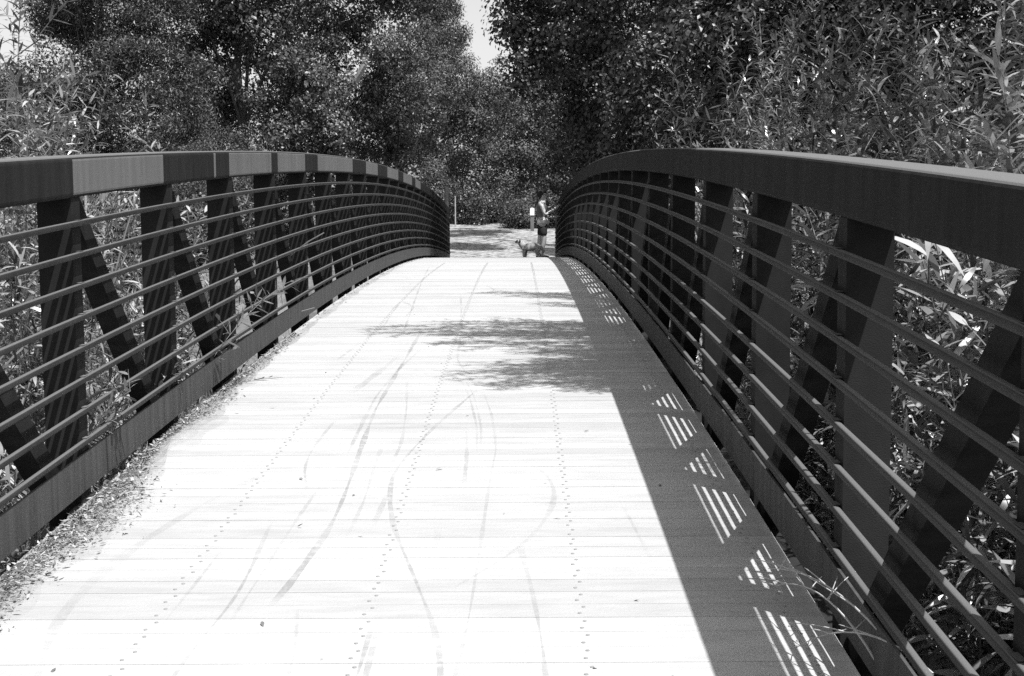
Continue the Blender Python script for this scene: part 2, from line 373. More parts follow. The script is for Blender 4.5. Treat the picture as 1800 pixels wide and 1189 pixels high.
def rrect(x0, x1, z0, z1, r, seg=4):
    P = []
    for cx, cz, a0 in ((x1 - r, z1 - r, 0), (x0 + r, z1 - r, 90), (x0 + r, z0 + r, 180), (x1 - r, z0 + r, 270)):
        for k in range(seg + 1):
            a = math.radians(a0 + 90 * k / seg); P.append((cx + r * math.cos(a), cz + r * math.sin(a)))
    return P
PATCH = [(6.26, 7.86), (9.17, 9.23), (9.66, 11.31), (11.61, 13.1), (13.93, 16.85), (18.34, 19.86), (21.33, 23.25), (24.28, 26.23), (27.1, 28.5)]
POSTS = 6.25444 + 1.7136 * np.arange(-4, 21)
for s in (-1, 1):
    ysc = YS
    if s < 0: ysc = np.unique(np.concatenate([YS] + [[a, b] for a, b in PATCH]))
    pr = rrect(1.508, 1.69, 1.372, 1.556, 0.022)
    pr = [(x * s, z) for x, z in pr]
    if s < 0: pr = pr[::-1]
    mi = np.zeros((len(ysc) - 1, len(pr)), int)
    if s < 0:
        ym = (ysc[1:] + ysc[:-1]) / 2; P = np.array(pr); pm = (P + np.roll(P, -1, 0)) / 2
        for a, b in PATCH: mi[np.ix_((ym > a) & (ym < b), (pm[:, 0] > -1.5115))] = 1
    c = MB().sweep(pr, ysc, 0, mi)
    k = len(pr)
    for e in (0, len(ysc) - 1):           # end caps as a fan of quads
        V = c.V[0][e * k:(e + 1) * k]
        c.add(V, [(q, q + 1, k - 2 - q, k - 1 - q) for q in range(k // 2 - 1)])
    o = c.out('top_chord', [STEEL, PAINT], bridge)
    if s < 0: o['label'] = 'left top beam with pale rectangles of touch-up paint'
    else: o['label'] = 'right top beam, dark and unpainted'
    MB().sweep([(s * 1.53, -.42), (s * 1.66, -.42), (s * 1.66, -.12), (s * 1.53, -.12)][::s], YS, 0).out('bottom_chord', CHORD, bridge)
    pr = [(1.507, .05), (1.5165, .05), (1.5165, .222), (1.507, .222)]
    MB().sweep([(x * s, z) for x, z in pr][::s], YS, 0).out('kick_plate', KICK, bridge)
    for k in range(8):
        h = 0.286 + 0.1408 * k
        c = MB()
        c.sweep([(x * s, z + h - .026) for x, z in rrect(1.4925, 1.516, 0, .026, .0075, 3)][::s], YS, 0)
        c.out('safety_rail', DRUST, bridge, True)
    for n, py in enumerate(POSTS):
        xa, xb = (1.519, 1.672) if s > 0 else (-1.672, -1.519)
        zc = zd(py)
        c = MB().box((xa, py, zc - .45), (xb, py + .12, zc + 1.375))
        for k in range(8):
            h = zc + 0.286 + 0.1408 * k      # weld beads where the rails meet the post
            c.box((min(s * 1.498, s * 1.519), py + .03, h + .0005), (max(s * 1.498, s * 1.519), py + .09, h + .005))
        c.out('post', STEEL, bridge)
        if n < len(POSTS) - 1:
            q = POSTS[n + 1]; a = np.array([py + .13, zc + 1.37]); b = np.array([q - .02, zd(q) - .05])
            d = (b - a) / np.linalg.norm(b - a); nn = np.array([-d[1], d[0]]) * .055
            xa, xb = (1.545, 1.645) if s > 0 else (-1.645, -1.545)
            pts = [a + nn, a - nn, b - nn, b + nn]
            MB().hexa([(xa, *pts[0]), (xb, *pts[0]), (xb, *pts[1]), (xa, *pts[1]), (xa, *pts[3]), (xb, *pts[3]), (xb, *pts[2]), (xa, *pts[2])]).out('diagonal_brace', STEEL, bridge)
for py in POSTS[::2]:
    MB().box((-1.52, py, zd(py) - .3), (1.52, py + .1, zd(py) - .06)).out('floor_beam', CHORD, bridge)

# ------------------------------------------------------------------ leaves and plants
def unit(v): return v / (np.linalg.norm(v, axis=-1, keepdims=True) + 1e-9)
PROF = {1: None, 3: np.array([.25, 1, .8, .06]), 4: np.array([.2, .85, 1, .7, .05])}
def leaf_quads(P, D, N, L, W, bend, seg, r):
    """curved strips, one per leaf"""
    n = len(P); D = unit(D); S = unit(np.cross(D, N)); U = np.cross(S, D)
    L = np.broadcast_to(L, (n,)); W = np.broadcast_to(W, (n,)); bend = np.broadcast_to(bend, (n,))
    if seg == 1:
        mid = P + D * (L * .45)[:, None] + U * (L * bend * .3)[:, None]
        V = np.stack([P, mid + S * (W / 2)[:, None], P + D * L[:, None] - U * (L * bend * .4)[:, None], mid - S * (W / 2)[:, None]], 1)
        Fq = np.arange(n * 4).reshape(n, 4)
        return V.reshape(-1, 3), Fq, n
    s = np.linspace(0, 1, seg + 1)
    Cn = P[:, None] + D[:, None] * (L[:, None] * s)[..., None] - U[:, None] * (L[:, None] * bend[:, None] * s ** 2)[..., None]
    w = PROF[seg][None] * W[:, None] / 2
    V = np.stack([Cn + S[:, None] * w[..., None], Cn - S[:, None] * w[..., None]], 2)
    b = np.arange(n)[:, None] * (2 * (seg + 1)) + np.arange(seg)[None] * 2
    Fq = np.stack([b, b + 1, b + 3, b + 2], -1).reshape(-1, 4)
    return V.reshape(-1, 3), Fq, n

GAPS = [(1.05, 36.25, .7), (.75, 35.7, .55)]      # openings in the leaves above the person and the dog
def shadow_ok(P, r, rail_keep=0.3):
    """prune what would stand between the sun and the bare part of the deck"""
    h = P[:, 2] - zd(P[:, 1])
    xs = P[:, 0] + SA * h; ysd = P[:, 1] + SB * h
    h2 = np.where(h > 0, h, 0)
    on = (ysd > 0.5) & (ysd < 28) & (P[:, 0] > -1.4)
    deck = on & (xs < 1.28) & (xs > -1.5)
    rail = on & (xs >= 1.28) & (xs < 1.75) & (h > 0.2)
    lot = ysd > 20
    for a, b in ((4.85, 5.5), (6.55, 7.2), (8.9, 12.6), (13.5, 14.1), (16.2, 17)): lot |= (ysd > a) & (ysd < b)
    keep = np.ones(len(P), bool)
    keep &= ~deck
    keep &= ~(rail & ~(r.random(len(P)) < np.where(lot, 1.0, rail_keep)))
    inside = (np.abs(P[:, 0]) < 1.75) & (h < 1.75)         # nothing grows through the railing
    return keep & ~inside

def bez(a, b, c, n):
    t = np.linspace(0, 1, n)[:, None]
    return a * (1 - t) ** 2 + 2 * b * t * (1 - t) + c * t ** 2

def shoots_on(stem, r, n, lmin, lmax, start=.25, out=.7, up=.35, lspace=.03):
    """side shoots along a stem; returns list of polylines"""
    res = []
    m_ = len(stem)
    for k in range(n):
        t = start + (1 - start) * (k + r.random()) / n
        f = t * (m_ - 1); i = min(int(f), m_ - 2); p = stem[i] + (stem[i + 1] - stem[i]) * (f - i)
        d = unit(stem[i + 1] - stem[i]); a = r.uniform(0, 2 * np.pi)
        o = np.array([math.cos(a), math.sin(a), 0])
        dr = unit(d * r.uniform(.3, .9) + o * out + np.array([0, 0, up]))
        L = r.uniform(lmin, lmax) * (1.15 - .5 * t)
        c = p + dr * L * .55; e = p + dr * L + np.array([0, 0, -.12 * L + r.uniform(-.1, .15) * L])
        res.append(bez(p, c, e, 5))
    return res

def leaves_on(lines, r, space, L, W, ang=.75, droop=.15):
    P = []; D = []; N = []
    for ln in lines:
        seg = np.linalg.norm(np.diff(ln, axis=0), axis=1); tot = seg.sum(); n = max(3, int(tot / space))
        u = (np.arange(n) + r.random(n) * .5) / n * .95 + .05; cum = np.concatenate([[0], np.cumsum(seg)]) / tot
        p = np.stack([np.interp(u, cum, ln[:, k]) for k in range(3)], -1)
        T = unit(np.stack([np.interp(u, cum, np.gradient(ln[:, k])) for k in range(3)], -1))
        ph = np.arange(n) * 2.4 + r.uniform(0, 6)
        A = unit(np.cross(T, np.array([.3, .2, 1.0]))); B = np.cross(T, A)
        o = A * np.cos(ph)[:, None] + B * np.sin(ph)[:, None]
        dr = unit(T * (1.05 - ang * .5) + o * ang + r.normal(0, .16, (n, 3)) + np.array([0, 0, -droop]))
        P.append(p); D.append(dr); N.append(unit(T * .6 + np.array([0, 0, .8]) - o * .2 + r.normal(0, .3, (n, 3))))
    P = np.concatenate(P); D = np.concatenate(D); N = np.concatenate(N); n = len(P)
    return P, D, N, L * r.uniform(.6, 1.25, n), W * r.uniform(.75, 1.25, n)

def foliage(name, P, D, N, L, W, bend, seg, matl, parent, r, prune=True, rail_keep=.3, tone=None):
    tone = np.ones(len(P)) if tone is None else tone
    if prune:
        k = shadow_ok(P + D * (L * .5)[:, None], r, rail_keep) & shadow_ok(P, r, 1.0)
        P, D, N, L, W, tone = P[k], D[k], N[k], L[k], W[k], tone[k]
    hh = P[:, 2] - zd(36.3) - 1.0
    for gx, gy, gr in GAPS:
        k = ~((np.hypot(P[:, 0] + SA * hh - gx, P[:, 1] + SB * hh - gy) < gr) & (hh > 1.2) & (r.random(len(P)) < .93))
        P, D, N, L, W, hh, tone = P[k], D[k], N[k], L[k], W[k], hh[k], tone[k]
    n = len(P)
    V, Fq, n = leaf_quads(P, D, N, L, W, r.uniform(-.05, 1, n) * bend, seg, r)
    v = np.clip(r.random(n) ** 1.5 * tone, 0, 1.2)
    return build(name, V, Fq, matl, parent, smooth=seg > 1, var=np.repeat(v, seg))

def willow(name, label, base, top, spread, nst, seed, L=.115, W=.017, matl=None, sh=(12, .35, .75), lean=(0, 0), cat='shrub', group=None, rail_keep=.62, space=.028, seg=4, bare=0, stem_r=.008):
    r = np.random.default_rng(seed)
    base = np.array([base[0], base[1], float(gz(base[0], base[1]))])
    root = empty(name, base, label, cat, group)
    st = MB(); lines = []
    for k in range(nst):
        a = r.uniform(0, 2 * np.pi); q = math.sqrt(r.random())
        b0 = base + np.array([math.cos(a), math.sin(a), 0]) * q * spread * .35
        H = (top - base[2]) * r.uniform(.55, 1.0) * (1 - .25 * q)
        tip = base + np.array([math.cos(a) * q * spread + lean[0], math.sin(a) * q * spread + lean[1], H])
        mid = (b0 + tip) / 2 + np.array([-math.cos(a), -math.sin(a), 0]) * spread * .15 + np.array([0, 0, H * .12])
        s = bez(b0, mid, tip, 9)
        s += np.cumsum(r.normal(0, .02, s.shape), 0) * .6
        st.tube(s, np.linspace(stem_r, stem_r * .25, 9), 4)
        ss = shoots_on(s, r, sh[0], sh[1], sh[2], start=.12)
        for x in ss: st.tube(x, np.linspace(.0045, .0015, 5), 3)
        lines += ss + [s[-4:]]
    for k in range(bare):
        a = r.uniform(0, 2 * np.pi); b0 = base + np.array([math.cos(a) * spread * .6, math.sin(a) * spread * .6, (top - base[2]) * .5])
        e = b0 + np.array([r.uniform(-.8, 1.1), r.uniform(-.6, .3), r.uniform(.2, 1.1)])
        st.tube(bez(b0, (b0 + e) / 2 + np.array([0, 0, r.uniform(.1, .5)]), e, 8), np.linspace(.011, .005, 8), 5)
    P, D, N, Ll, Ww = leaves_on(lines, r, space, L, W)
    so_ = st.out('stem', TWIG, root)
    foliage('foliage', P, D, N, Ll, Ww, .65, seg, matl or WILLOW, root, r, True, rail_keep)
    return root

def tree(name, label, base, crowns, seed, leaf=.1, nclus=120, per=130, matl=None, bark=None, trunk_r=.2, cat='tree', group=None, prune=True, clus_r=.55, droop=0.0, limbs=14, trunk_pts=None, asp=.62, shell=.55):
    """crowns: list of (centre, radii). Tapered trunk and limbs, a crown of leaf clumps."""
    r = np.random.default_rng(seed)
    base = np.array([base[0], base[1], float(gz(base[0], base[1])) - .05]) if len(base) == 2 else np.array(base, float)
    root = empty(name, base, label, cat, group)
    C0 = np.array([c for c, _ in crowns], float); R0 = np.array([q for _, q in crowns], float)
    vol = R0.prod(1) ** .75; pick = r.choice(len(crowns), nclus, p=vol / vol.sum())
    dirs = unit(r.normal(size=(nclus, 3))); rad = shell + (1 - shell) * r.random(nclus) ** .6
    rad *= 1 + .22 * np.sin(dirs[:, 0] * 5 + seed) * np.cos(dirs[:, 2] * 6 + seed * 2)
    cl = C0[pick] + dirs * R0[pick] * rad[:, None]
    crc = clus_r * r.uniform(.55, 1.35, nclus)
    # trunk and limbs
    tb = MB()
    top = C0[np.argmax(C0[:, 2])] + np.array([0, 0, R0[np.argmax(C0[:, 2])][2] * .3])
    if trunk_pts is None:
        mid = base * .45 + C0.mean(0) * .55; mid[2] = (base[2] + top[2]) / 2
        tp = bez(base, mid, top, 12); tp[1:-1] += r.normal(0, trunk_r * .35, (10, 3)) * [1, 1, .2]
    else: tp = np.array(trunk_pts, float)
    tb.tube(tp, np.linspace(trunk_r, trunk_r * .2, len(tp)) * np.concatenate([[1.35], np.ones(len(tp) - 1)]), 8)
    for k in r.choice(nclus, min(limbs, nclus), replace=False):
        t = r.uniform(.25, .85); i = int(t * (len(tp) - 1)); p = tp[i]
        q = bez(p, (p + cl[k]) / 2 + np.array([0, 0, .15 * np.linalg.norm(cl[k] - p)]) * r.uniform(-.4, 1), cl[k], 8)
        tb.tube(q, np.linspace(trunk_r * .38 * (1 - .5 * t), trunk_r * .06, 8), 5)
    o = tb.out('trunk', bark or BARK, root, True)
    idx = np.repeat(np.arange(nclus), np.maximum(8, (per * (crc / clus_r) ** 2).astype(int)))
    n = len(idx)
    off = r.normal(size=(n, 3)); off = unit(off) * (r.random(n) ** .45)[:, None] * crc[idx][:, None] * np.array([1.15, 1.15, .75])
    P = cl[idx] + off
    if droop: P[:, 2] -= droop * r.random(n) ** 2 * 1.5
    N = unit(off / crc[idx][:, None] * 1.1 + np.array([.1, -.15, .6]) + r.normal(0, .3, (n, 3)))
    D = unit(np.cross(N, r.normal(size=(n, 3))) + np.array([0, 0, -.35 - droop]))
    L = leaf * r.uniform(.6, 1.4, n); W = L * asp * r.uniform(.8, 1.2, n)
    foliage('crown', P, D, N, L, W, .35, 1, matl or BROAD, root, r, prune, tone=r.uniform(.35, 1.25, nclus)[idx])
    return root

def ell(px0, py0, px1, py1, Y, ry=None):
    a = at(px0, (py0 + py1) / 2, Y); b = at(px1, (py0 + py1) / 2, Y); c = at((px0 + px1) / 2, py0, Y); d = at((px0 + px1) / 2, py1, Y)
    rx = abs(b[0] - a[0]) / 2; rz = abs(c[2] - d[2]) / 2
    return (at((px0 + px1) / 2, (py0 + py1) / 2, Y), (rx, ry or rx * .8, rz))

# ---- trees on the far bank, left to right
GT = 'trees on the far bank'
tree('feathery_tree', 'fine-leaved feathery tree at the upper left corner beside the white sky', (-12.3, 42), [ell(55, -260, 330, 120, 42, 2.5), ell(130, 60, 380, 330, 41, 2.2), ell(-90, 125, 190, 340, 40, 2.0)], 11, .11, 560, 300, BROAD, None, .16, group=GT, asp=.3, clus_r=.5)
tree('dark_tree', 'dark broad tree with a deep shaded hollow behind the left railing', (-8.6, 47), [ell(270, -250, 560, 110, 47, 3), ell(300, 60, 420, 300, 48, 2), ell(450, 90, 600, 330, 46, 2)], 12, .12, 380, 200, BROAD, None, .25, group=GT, clus_r=.55)
tree('pale_trunk_tree', 'tall cottonwood with pale trunk showing through its leaves, left of centre', (-7.4, 52),
     [ell(430, -260, 790, 60, 54, 3.5), ell(460, 40, 720, 240, 53, 2.6), ell(600, 120, 780, 330, 55, 2.4)], 13, .115, 460, 200, BROAD, PALEBARK, .24, group=GT, clus_r=.55,
     limbs=0, trunk_pts=[at(583, 330, 51.6), at(578, 262, 51.6), at(574, 225, 51.7), at(588, 185, 52.3), at(622, 150, 52.2), at(640, 115, 51.4), at(650, 85, 52.2), at(652, 40, 54.5)])
tree('weeping_tree', 'weeping tree with hanging strands against the white sky gap', (-3.4, 86), [ell(735, -60, 790, 60, 86, 2), ell(770, -10, 812, 40, 85.5, 1.2), ell(785, 25, 822, 85, 85, 1.0), ell(735, 40, 828, 150, 84, 1.5)], 14, .13, 190, 170, BROAD, None, .22, group=GT, limbs=0, droop=.55, asp=.4, clus_r=.5)
tree('round_tree', 'bushy mid-grey tree directly below the white sky gap', (-6.6, 72), [ell(690, 110, 880, 330, 72, 3), ell(790, 108, 905, 260, 74, 2.5), ell(640, 40, 790, 240, 75, 3)], 15, .12, 290, 170, PALE, None, .2, group=GT, clus_r=.6)
tree('pale_bushy_tree', 'pale bushy tree to the right of the sky gap behind the person', (1.4, 66), [ell(885, 125, 985, 300, 66, 2.2), ell(850, 230, 970, 372, 65, 2), ell(930, 90, 1060, 330, 68, 2.5)], 16, .115, 250, 170, PALE, None, .18, group=GT, clus_r=.55)
tree('overhanging_cottonwood', 'dark round-leaved cottonwood overhanging the far end of the right railing', (4.6, 32.5),
     [(at(1015, 30, 31.5), (1.6, 3.2, 1.3)), (np.array([3.0, 31.5, 7.8]), (3.0, 4.2, 2.6)), (np.array([5.0, 33, 11.0]), (3.4, 4.2, 2.6)), (at(912, 78, 31), (.5, 1.6, .5)), (at(960, 120, 31.5), (.8, 2, .55)), (np.array([1.3, 32.8, 9.8]), (1.0, 4.6, 1.0)), (np.array([1.5, 34.0, 11.0]), (.9, 3.8, .8))], 17, .09, 520, 190, BROADD, None, .26, group=GT, prune=False, clus_r=.5, asp=.85)
tree('path_tree', 'tree arching high over the gravel beyond the right end of the bridge', (6.4, 42), [(np.array([.5, 43.2, 10.7]), (2.5, 2.3, 1.1)), (np.array([5.5, 42, 9.5]), (2.0, 2.6, 2.0)), (np.array([.4, 50.6, 10.9]), (3.0, 2.6, 1.1))], 21, .12, 270, 300, BROAD, None, .2, group=GT, prune=False, clus_r=.5)
tree('shady_tree', 'very dark dense tree behind the crest of the right railing', (6.8, 31), [ell(985, 60, 1180, 340, 33, 2), ell(1060, 10, 1340, 330, 28, 1.8), ell(960, 200, 1080, 380, 37, 2)], 18, .1, 260, 170, BROADD, None, .2, group=GT, clus_r=.5)
tree('tall_dark_tree', 'tall dark tree rising behind the willows at the upper right', (9.2, 25), [ell(1220, -150, 1560, 260, 24, 2), ell(1500, -150, 1900, 300, 21, 2)], 19, .10, 400, 200, BROADD, None, .22, group=GT, clus_r=.5)
tree('small_leaved_bush', 'round small-leaved bush just above the left railing', (-7.3, 33), [ell(305, 218, 480, 400, 33, 1.2)], 20, .05, 110, 170, PALE, None, .06, cat='bush', clus_r=.3, asp=.5, limbs=8)
# ---- bushes along the far bank
GB = 'bushes at the edge of the far bank'
for k, (a, b, c, d, Y, mm, lab) in enumerate([
    (888, 352, 942, 408, 57.5, PALE, 'rounded pale bush beside the small white sign'),
    (795, 340, 870, 400, 60.5, BROADD, 'dark bush at the far edge of the gravel left of centre'),
    (845, 335, 905, 402, 61.5, BROADD, 'dark bush at the far edge of the gravel right of centre'),
    (730, 300, 800, 392, 61, BROAD, 'bush at the white pole behind the left end of the railing'),
    (935, 330, 1010, 402, 58, BROADD, 'dark bush behind the person'),
    (560, 300, 700, 400, 56, BROADD, 'dark bush seen through the far left rails'),
    (420, 300, 560, 420, 50, BROADD, 'shaded bush seen through the middle left rails'),
    (240, 320, 430, 470, 44, BROAD, 'leafy bush under the pale painted beam'),
    (60, 330, 240, 500, 39, BROAD, 'bush behind the chain-link fence at left'),
    (215, 372, 330, 520, 30, PALE, 'low bush in front of the chain-link fence'),
    (330, 345, 430, 470, 27, BROAD, 'small-leaved bush between the second and third left posts'),
    (20, 420, 130, 600, 20, PALE, 'low bush on the creek bank at the far left')]):
    c_ = ell(a, b, c, d, Y, 1.6)
    tree('bush', lab, (c_[0][0], Y), [c_], 40 + k, .085, 60, 150, mm, None, .05, cat='bush', group=GB, clus_r=.45, limbs=8)

# a wood beyond that reads as one mass
r = np.random.default_rng(77)
n = 150000
px = r.uniform(-150, 2300, n); Y = r.uniform(84, 100, n)
topv = np.where((px > 740) & (px < 920), 135, -60 + 0 * px)
topv = np.where(px < 60, 110, topv)
py = topv + (400 - topv) * r.random(n) ** .9
P = np.array([at(a, b, c) for a, b, c in zip(px, py, Y)])
Nn = unit(r.normal(0, .6, (n, 3)) + np.array([.1, -.3, .7])); Dd = unit(np.cross(Nn, r.normal(size=(n, 3))))
Ll = r.uniform(.16, .36, n)
V, Fq, n = leaf_quads(P, Dd, Nn, Ll, Ll * .6, r.uniform(0, .4, n), 1, r)
props(build('far_wood', V, Fq, BROADD, var=r.random(n)), kind='stuff')

# ---- willows along the right railing
GW = 'willows crowding the right railing'
WR = [((3.1, 4.3), 3.0, .9, 44, 'nearest willow, pale long leaves filling the right edge of the photo', WILLOW, .12),
      ((2.7, 5.3), 3.2, 1.0, 44, 'second willow along the right railing, long leaves above the near beam', WILLOW, .12),
      ((3.0, 7.0), 3.5, 1.1, 44, 'third willow along the right railing with bright arching leaves', WILLOW, .12),
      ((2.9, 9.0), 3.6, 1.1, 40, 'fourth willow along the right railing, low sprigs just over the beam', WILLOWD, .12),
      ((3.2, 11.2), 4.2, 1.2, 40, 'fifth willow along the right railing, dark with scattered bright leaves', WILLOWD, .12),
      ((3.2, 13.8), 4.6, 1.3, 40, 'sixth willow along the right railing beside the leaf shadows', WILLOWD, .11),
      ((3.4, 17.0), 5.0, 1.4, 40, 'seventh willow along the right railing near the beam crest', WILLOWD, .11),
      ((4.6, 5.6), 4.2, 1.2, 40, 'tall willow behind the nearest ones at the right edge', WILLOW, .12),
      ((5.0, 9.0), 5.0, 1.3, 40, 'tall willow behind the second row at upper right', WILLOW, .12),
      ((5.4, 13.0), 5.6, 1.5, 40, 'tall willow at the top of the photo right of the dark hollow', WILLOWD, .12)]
for k, (b, top, sp, ns, lab, mm, L) in enumerate(WR):
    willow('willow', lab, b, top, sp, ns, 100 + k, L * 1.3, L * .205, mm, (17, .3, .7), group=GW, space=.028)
# ---- the willow whose arching branches shade the deck
r = np.random.default_rng(900)
wb = np.array([4.3, 9.0, float(gz(4.3, 9.0))])
wt = empty('leaning_willow', wb, 'leaning willow at right whose arching branches throw the leaf shadows on the deck', 'tree')
st = MB(); lines = []
tr = bez(wb, wb + [.3, 0, 2.5], np.array([3.9, 9.3, 4.3]), 10)
st.tube(tr, np.linspace(.09, .05, 10), 8)
TIPS = [(-.92, 12.42, 4.4), (-.62, 12.1, 4.6), (-.45, 12.7, 4.5), (-.2, 11.9, 4.9), (-.3, 11.4, 4.7), (.15, 12.9, 4.3), (.35, 11.0, 4.8), (.1, 12.2, 4.4), (.5, 12.0, 4.6), (.7, 11.4, 4.5), (.6, 10.9, 4.7), (.75, 12.7, 4.5),
        (-.06, 9.9, 4.8), (-.03, 9.55, 4.5), (.25, 10.15, 4.6), (.3, 9.75, 4.9), (.45, 9.5, 4.4), (.65, 10.3, 4.6), (.75, 9.35, 4.7), (.6, 9.9, 4.4), (.55, 10.5, 4.5),
        (1.2, 10.0, 4.2), (1.45, 11.0, 4.0), (1.1, 12.1, 4.3), (1.5, 9.6, 4.1), (1.35, 10.5, 4.0), (1.05, 11.4, 4.4), (1.6, 11.8, 4.0), (1.3, 9.2, 4.3), (1.5, 12.3, 4.2), (1.4, 7.0, 4.2), (1.5, 6.8, 4.0),
        (-.14, 16.1, 4.9), (.3, 15.6, 4.7), (.6, 14.7, 4.6), (.75, 15.9, 4.8)]
for sx, sy_, h in TIPS + [(a + r.uniform(.05, .35), b + r.uniform(-.3, .3), c + r.uniform(-.3, .2)) for a, b, c in TIPS for _ in range(2)]:
    tip = np.array([sx - SA * h, sy_ - SB * h, zd(sy_ - SB * h) + h])
    s0 = tr[r.integers(8, 10)]
    md = np.array([2.9, tip[1] + r.uniform(-.2, .2), tip[2] + r.uniform(.1, .5)])
    b = bez(s0, md, tip, 12)
    st.tube(b, np.linspace(.018, .004, 12), 5)
    sh = shoots_on(b, r, 17, .25, .55, start=.4, out=.45, up=.05)
    sh = [q for q in sh if q[-1][0] > tip[0] - .05]
    for q in sh: st.tube(q, np.linspace(.004, .0015, 5), 3)
    lines += sh + [b[-5:]]
P, D, N, Ll, Ww = leaves_on(lines, r, .022, .12, .021)
st.out('trunk', BARK, wt)
foliage('crown', P, D, N, Ll, Ww, .3, 4, WILLOW, wt, r, prune=False)

# ---- willows at the left
GL = 'willows beyond the left railing'
WL = [((-2.45, 8.2), 3.1, .8, 30, 'near willow behind the left railing with long pale curved leaves', .13, 8),
      ((-3.3, 10.6), 3.9, 1.0, 34, 'willow with bare arching stems at the left edge above the beam', .13, 14),
      ((-2.65, 12.3), 3.0, .75, 26, 'low willow with forked twigs where the first pale paint patch begins', .13, 12),
      ((-4.6, 14.0), 4.9, 1.3, 34, 'tallest willow at the left edge below the patch of white sky', .13, 8),
      ((-2.25, 6.6), .75, .5, 24, 'low dark willow seen through the nearest left rails', .12, 4),
      ((-2.6, 9.6), .9, .6, 22, 'low willow at the foot of the second left post', .12, 4),
      ((-3.6, 15.5), 1.5, 1.0, 24, 'low willow seen through the left rails between the second and third posts', .11, 4)]
for k, (b, top, sp, ns, lab, L, bare) in enumerate(WL):
    willow('willow', lab, b, top, sp, ns, 200 + k, L, L * .17, WILLOW, (10, .3, .75), group=GL, bare=bare, space=.034)

# ---- leafy sprigs pushing through the left railing
def sprig(label, foot, tip, mid, seed, nsh=7, L=.09, side=(.1, .25), group='sprigs growing through the left railing', leafy=True, rad=.004, mt=None):
    r = np.random.default_rng(seed)
    foot, tip, mid = np.array(foot, float), np.array(tip, float), np.array(mid, float)
    root = empty('sprig', foot, label, 'twig', group)
    st = MB(); b = bez(foot, mid, tip, 12); st.tube(b, np.linspace(rad, rad * .3, 12), 5)
    sh = shoots_on(b, r, nsh, side[0], side[1], start=.35) if nsh else []
    for q in sh: st.tube(q, np.linspace(.0025, .001, 5), 4)
    st.out('stem', mt or TWIG, root)
    if leafy:
        P, D, N, Ll, Ww = leaves_on(sh + [b[-6:]], r, .03, L, L * .2)
        foliage('foliage', P, D, N, Ll, Ww, .3, 4, WILLOW, root, r, prune=False)
    return root
sprig('leafy willow sprig poking through the left rails above the kick plate', (-1.75, 8.75, .2), tuple(at(500, 500, 9.4)), (-1.5, 9.0, .9), 1, 8, .10)
sprig('dark leafy sprig drooping through the lowest left rails', (-1.8, 6.5, -.1), (-1.42, 6.75, zd(6.75) + .42), (-1.6, 6.5, .75), 2, 9, .09)
sprig('thin sprig leaning on the left rails near the second pale paint patch', (-1.8, 7.6, -.1), (-1.48, 8.1, zd(8.1) + .38), (-1.7, 7.7, .6), 3, 5, .08)
DRY = noisy('dry_stem', .3, .45, (9, 9, 9), .8, .1)
# ---- dry stems lying over the deck at the lower right
GD = 'dry stems leaning in at the lower right'
for k, (a, b, lab) in enumerate([((1600, 1180, 3.9), (1350, 1000, 4.55), 'long bare dry stem arching over the deck at the lower right'),
                                 ((1540, 1185, 4.05), (1365, 1030, 4.7), 'forked dry stem at the lower right reaching farthest along the deck'),
                                 ((1640, 1185, 3.75), (1400, 1140, 4.3), 'lowest dry stem crossing the bright shadow stripes')]):
    f = at(*a); t = at(*b); t[2] = max(t[2], zd(t[1]) + .05); f[2] = max(f[2], zd(f[1]) + .1)
    t[0] = min(t[0], 1.42)
    sprig(lab, f, t, (f + t) / 2 + np.array([0, 0, .16]), 30 + k, 6, .06, (.08, .22), GD, False, .004, DRY)
sprig('spray of long leaves lying over the crest of the right beam', (2.2, 10.3, 2.0), tuple(at(1195, 232, 10.5)), (1.9, 10.3, 2.45), 50, 9, .11, (.1, .25), None)

# ---- leaf litter along the left kick plate
r = np.random.default_rng(8)
n = 16000
yy = np.concatenate([r.uniform(3.4, 12, n // 2), r.normal(6.1, .45, n // 5), r.normal(4.9, .35, n // 8), r.normal(7.4, .5, n // 8), r.uniform(3, 30, n // 10)]); n = len(yy)
wd = .06 + .11 * np.clip((7.5 - yy) / 3.5, 0, 1) + .05 * np.sin(yy * 2.3) * (yy < 9)
xx = -1.49 + np.abs(r.normal(0, 1, n)) * wd * .75
k = xx < -.95; xx, yy = xx[k], yy[k]; n = len(xx)
P = np.stack([xx, yy, zd(yy) + .004 + r.random(n) * .012], -1)
Nn = unit(r.normal(0, .35, (n, 3)) + np.array([0, 0, 1])); Dd = unit(np.cross(Nn, r.normal(size=(n, 3))))
Ll = .007 + .028 * r.random(n) ** 3
V, Fq, n = leaf_quads(P, Dd, Nn, Ll, Ll * r.uniform(.18, .5, n), r.uniform(-.2, .6, n), 3, r)
props(build('leaf_litter', V, Fq, LITTER, var=np.repeat(r.random(n) ** 1.5, 3)), kind='stuff')
# loose leaves out on the deck
n = 60
xx = r.uniform(-1.3, 1.2, n); yy = 4 + 22 * r.random(n) ** 1.6
P = np.stack([xx, yy, zd(yy) + .006], -1); Nn = unit(r.normal(0, .2, (n, 3)) + np.array([0, 0, 1])); Dd = unit(np.cross(Nn, r.normal(size=(n, 3))))
Ll = r.uniform(.012, .04, n)
V, Fq, n = leaf_quads(P, Dd, Nn, Ll, Ll * .35, r.uniform(0, .4, n), 3, r)
props(build('scattered_leaves', V, Fq, LITTER, var=np.repeat(r.random(n) * .4, 3)), kind='stuff')

